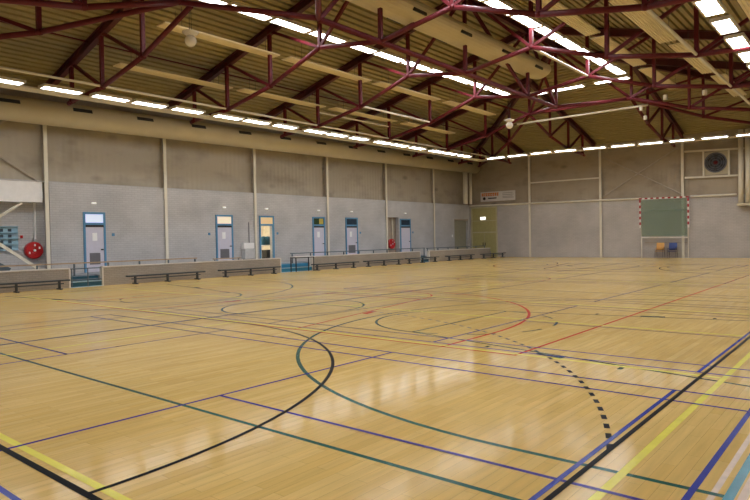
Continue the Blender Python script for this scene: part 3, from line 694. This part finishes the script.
# ---------------------------------------------------------------- doors on the left wall
def door(n, y0, y1, trans, label, grille=False, paper=False, opend=False, ztop=3.13, tmat=None, split=None):
    t = thing('door_%d' % n, (XL,(y0+y1)/2,PZ), label, 'door', None, 'structure')
    f = .09
    fr = MB().box((XL-.05,y0,PZ),(XL+.06,y0+f,ztop)).box((XL-.05,y1-f,PZ),(XL+.06,y1,ztop)).box((XL-.05,y0+f,ztop-f),(XL+.06,y1-f,ztop)).box((XL-.05,y0+f,2.56),(XL+.06,y1-f,2.66))
    fr.build('frame', M['blue'], t)
    tp = MB().box((XL-.03,y0+f,2.66),(XL+.02,y1-f,ztop-f)).build('transom_pane', tmat, t)
    if split: MB().box((XL+.015,y0+f+.55*(y1-y0-2*f),2.68),(XL+.03,y1-f-.05,ztop-f-.02)).build('yellow_pane', split, tp)  # part of the transom in a second glass colour
    if not opend:
        lf = MB().box((XL-.02,y0+f,PZ+.01),(XL+.03,y1-f,2.56)).build('leaf', M['lilac'], t)
        MB().box((XL+.03,y0+f,2.46),(XL+.05,y1-f,2.56)).build('closer', M['dark'], lf) if trans else None
        MB().box((XL+.03,y1-f-.14,1.42),(XL+.08,y1-f-.04,1.47)).build('handle', M['dark'], lf)
        if grille:
            g = MB()
            for k in range(7): g.box((XL+.03,y0+f+.18,.95-.0+.065*k-.14),(XL+.045,y1-f-.2,.95+.065*k-.1))
            g.box((XL+.03,y0+f+.16,.78),(XL+.036,y1-f-.18,1.3)); g.build('vent_grille', M['grille'], lf)
        if paper: MB().box((XL+.03,y0+f+.3,1.85),(XL+.034,y0+f+.52,2.2)).build('paper_notice', M['paper'], lf)
    return t
D = [(2,10.58,11.58,'transw','blue framed lilac door with vent grille and bright transom, behind the teal steps',True,True,False,None),
     (3,17.56,18.66,'transo','blue framed lilac door with vent grille beside the wall basin',True,True,False,None),
     (4,20.5,21.58,'transo2','open blue framed doorway into a warm lit store room',False,False,True,None),
     (5,24.7,25.78,'dkglass2','blue framed lilac door with green and yellow transom left of a column',False,True,False,'yelglass'),
     (6,27.72,28.92,'dkglass','blue framed lilac door with dark transom and small vent grille',True,True,False,None),
     (7,33.62,34.9,'dkglass','blue framed lilac door with tall dark transom right of the hose reel niche',False,False,False,None)]
for n_, y0, y1, tm, lab, gr, pa, od, sp in D: door(n_, y0, y1, True, lab, gr, pa, od, 3.13, M[tm], M[sp] if sp else None)
for i, (n_, y0, y1, *_r) in enumerate(D):
    t = MB().box((XL,(y0+y1)/2-.09,3.5),(XL+.08,(y0+y1)/2+.09,3.57)).build('emergency_lamp', M['spot'])
    tag(t, 'small white emergency lamp above the %s door from the left' % ORD[i], 'lamp', 'emergency lamps above the doors')
for y, lab in ((11.95,'right of the first door'),(17.15,'left of the second door'),(21.85,'right of the open doorway'),(29.2,'right of the fifth door'),(35.2,'right of the sixth door')):
    t = MB().box((XL,y-.06,2.05),(XL+.03,y+.06,2.18)).build('number_sign', M['blue']); tag(t, 'small blue square sign %s' % lab, 'sign', 'blue door signs')
# store room behind the open doorway
b = MB(); ry0, ry1, rx = 19.6, 23.4, XL-3.2
b.box((rx-.1,ry0,PZ-.1),(XL-.3,ry1,PZ)); b.box((rx-.1,ry0,3.25),(XL-.3,ry1,3.35)); b.box((rx-.1,ry0,PZ),(rx,ry1,3.25)); b.box((rx-.1,ry0-.1,PZ-.1),(XL-.3,ry0,3.35)); b.box((rx-.1,ry1,PZ-.1),(XL-.3,ry1+.1,3.35))
struct(b.build('trim_3', M['warm']), 'warm cream walls of the store room behind the open doorway', 'room')
t = thing('storage_rack', (XL-1.6,22.6,PZ), 'dark rack of stored things inside the lit doorway', 'rack')
MB().box((XL-1.5,21.9,PZ),(XL-1.0,22.75,1.15)).build('cabinet', M['navy'], t); MB().box((XL-1.5,21.5,1.4),(XL-1.0,22.75,1.45)).build('shelf', M['white'], t)
for k in range(3): MB().lathe((XL-1.25,21.85+.3*k,1.45),'z',[(0,0),(.14,0),(.17,.32),(.12,.5),(0,.52)],12).build('bucket', M['teal'], t)
for y in (21.53, 22.72): MB().box((XL-1.27,y-.02,PZ),(XL-1.23,y+.02,1.9)).build('upright', M['navy'], t)
L = bpy.data.lights.new('store_room_light', 'AREA'); L.energy = 60; L.size = .9; L.color = (1,.96,.86)
lo = bpy.data.objects.new('store_room_light', L); C.objects.link(lo); lo.location = (XL-1.7,21.3,3.2)
# niche with second reel
b = MB(); b.box((XL-.46,32.1,PZ),(XL-.38,33.55,3.25)); b.box((XL-.46,32.08,PZ),(XL-.28,32.14,3.25)); b.box((XL-.46,33.5,PZ),(XL-.28,33.56,3.25)); b.box((XL-.46,32.1,3.2),(XL-.28,33.55,3.28))
struct(b.build('trim_4', M['taupe']), 'taupe niche in the left wall holding a hose reel', 'niche')
tag(MB().tube((XL-.3,33.1,1.55),(XL-.3,33.1,3.2),.045,8).build('supply_pipe', M['cream']), 'pale vertical supply pipe inside the niche', 'pipe')
# end door
t = thing('door_8', (XL,42.1,PZ), 'grey green recessed door at the far end of the left wall', 'door', None, 'structure')
MB().box((XL-.26,41.0,PZ),(XL-.2,43.15,3.15)).build('leaf', M['green'], t); MB().box((XL-.3,41.0,3.08),(XL+.01,43.15,3.2)).build('lintel', M['taupe'], t)
t = MB().box((XL,40.55,1.7),(XL+.05,40.7,1.9)).build('wall_switch', M['white']); tag(t, 'small white switch left of the grey green door', 'switch')
# hose reels
def reel(x, y, z, r, label):
    t = thing('hose_reel', (x,y,z), label, 'hose reel', 'fire hose reels')
    MB().lathe((x,y,z),'x',[(0,.16),(r*.3,.16),(r*.34,.2),(r*.9,.2),(r,.17),(r,.02),(r*.9,0),(0,0)],28).build('drum', M['red'], t, False)
    MB().lathe((x,y,z),'x',[(r*.14,.2),(r*.14,.24),(0,.24)],14).build('hub', M['paper'], t)
    for a in (.5, 1.5, 3.6): MB().box((x+.2,y+r*.62*math.cos(a)-.03,z+r*.62*math.sin(a)-.045),(x+.206,y+r*.62*math.cos(a)+.03,z+r*.62*math.sin(a)+.045)).build('sticker', M['paper'], t)
reel(XL-.54, 8.68, 1.48, .36, 'red fire hose reel on the wall left of the first column')
reel(XL-.3, 32.85, 1.3, .36, 'red fire hose reel in the niche between two far doors')
# basin
t = thing('wall_basin', (XL,19.6,PZ), 'pale wall mounted basin unit between the second door and a column', 'basin')
MB().box((XL,19.22,1.28),(XL+.22,19.95,1.6)).build('paper_dispenser', M['white'], t); MB().box((XL,19.25,.72),(XL+.3,19.92,1.25)).build('cabinet', M['grey'], t); MB().box((XL,19.3,.64),(XL+.26,19.88,.72)).build('base', M['dark'], t)
MB().tube((XL+.03,19.75,1.6),(XL+.03,19.75,2.75),.018,6).build('pipe', M['grille'], t)
# left bay: fascia, brace, shelf, stair rail
tag(MB().box((XL-.55,YN,3.5),(XL-.02,8.93,4.36)).build('fascia_beam', M['white']), 'wide white fascia beam across the left bay', 'beam')
tag(MB().tube((XL-.1,5.8,1.9),(XL-.1,8.15,3.45),.06).build('wall_brace', M['cream']), 'pale diagonal brace under the white fascia', 'brace')
tag(MB().tube((XL-.15,7.0,5.55),(XL-.15,8.8,4.4),.05).build('wall_brace', M['taupe']), 'tan diagonal brace above the white fascia', 'brace')
tag(MB().tube((XL-.15,6.8,6.2),(XL-.15,8.0,7.05),.05).build('wall_brace', M['taupe']), 'tan diagonal brace close under the duct', 'brace')
tag(MB().tube((XL-.48,8.78,1.95),(XL-.48,8.78,3.5),.04).build('down_pipe', M['white']), 'white vertical pipe above the hose reel', 'pipe')
tag(MB().box((XL-.5,8.73,1.83),(XL-.4,8.83,1.97)).build('pipe_box', M['grey']), 'small grey box at the foot of the white pipe', 'box')
t = thing('pigeonhole_shelf', (XL-.5,6.6,1.4), 'pale blue pigeonhole rack on the wall at the left edge', 'shelf')
MB().box((XL-.54,5.4,1.5),(XL-.48,8.1,2.5)).build('back_board', M['shelf'], t)
b = MB()
for i in range(8):
    for j in range(4): b.box((XL-.48,5.55+.31*i,1.56+.24*j),(XL-.47,5.68+.31*i,1.68+.24*j))
b.build('pocket', M['shelfd'], t)
b = MB()
for j in range(5): b.box((XL-.48,5.4,1.5+.243*j),(XL-.4,8.1,1.53+.243*j))
b.build('shelf_board', M['shelf'], t)
tag(MB().box((XL-.55,8.2,2.0),(XL-.51,8.3,2.12)).build('notice', M['red']), 'small red notice left of the hose reel', 'sign')
t = thing('stair_rail', (-24.4,7.6,PZ), 'pale sloping stair handrail at the left edge', 'handrail')
MB().beam((-24.5,5.0,3.17),(-24.5,8.25,.74),.06,.12).build('rail', M['cream'], t); MB().beam((-24.7,4.6,2.3),(-24.7,7.2,.7),.3,.26).build('stringer', M['post'], t)
MB().beam((-24.5,8.2,PZ),(-24.5,8.2,.76),.06,.06).build('post', M['cream'], t)

# ---------------------------------------------------------------- hanging globes and small fittings
def globe(x, y, z, zt, label):
    t = thing('globe_lamp', (x,y,z), label, 'hanging lamp', 'hanging white globes')
    MB().lathe((x,y,z),'z',[(0,-.18)]+[(.18*math.sin(a), -.18*math.cos(a)) for a in [PI*i/12 for i in range(1,12)]]+[(0,.18)],24).build('globe', M['globe'], t, True)
    MB().lathe((x,y,z+.16),'z',[(0,0),(.13,.0),(.25,.08),(.25,.11),(.08,.16),(0,.16)],24).build('collar', M['globe'], t, True)
    for s in (-.05, .05): MB().tube((x+s,y,z+.33),(x+s,y,zt),.01,5).build('suspension_wire', M['wire'], t)
globe(-14.72, 9.06, 7.9, 8.9, 'white globe lamp hanging from the near left truss')
globe(-12.72, 26.0, 7.24, 8.7, 'white globe lamp hanging from the far truss at mid picture')
for i, (x, y, z) in enumerate(((-5.45,26.0,7.55),(-3.95,26.0,7.5),(-8.2,32.1,8.4),(-8.0,32.1,7.9))):
    t = MB().tube((x,y,z),(x,y,z-.2),.09,10).build('junction_box', M['cream']); tag(t, 'small cream junction box under a truss at the right, %s of four' % ORD[i], 'junction box', 'junction boxes')
# rafters' own hooks are left to the trusses

# ---------------------------------------------------------------- camera, world, view
cam = bpy.data.cameras.new('camera'); co = bpy.data.objects.new('camera', cam); C.objects.link(co)
cx, cy, cz, yaw, pit, rol, f = 1.66942652, -1.87646374, 1.70190139, 0.696544442, -0.0186992882, -0.0192804088, 609.660825
cyw, syw, cp, sp = math.cos(yaw), math.sin(yaw), math.cos(pit), math.sin(pit)
fwd = Vector((-syw*cp, cyw*cp, sp)); rt = Vector((cyw, syw, 0)); up = rt.cross(fwd)
r2 = rt*math.cos(rol)+up*math.sin(rol); u2 = up*math.cos(rol)-rt*math.sin(rol)
co.matrix_world = Matrix(((r2.x,u2.x,-fwd.x,cx),(r2.y,u2.y,-fwd.y,cy),(r2.z,u2.z,-fwd.z,cz),(0,0,0,1)))
cam.sensor_width = 36; cam.lens = f*36/750; cam.clip_start = .05
S = bpy.context.scene; S.camera = co
w = bpy.data.worlds.new('world'); S.world = w; w.use_nodes = True
w.node_tree.nodes['Background'].inputs[0].default_value = (.02,.018,.015,1); w.node_tree.nodes['Background'].inputs[1].default_value = .1
S.view_settings.view_transform = 'Standard'; S.view_settings.look = 'None'; S.view_settings.gamma = 1; S.view_settings.use_curve_mapping = False
S.view_settings.exposure = 0.42
S.cycles.use_denoising = True
S.cycles.max_bounces = 8; S.cycles.diffuse_bounces = 5
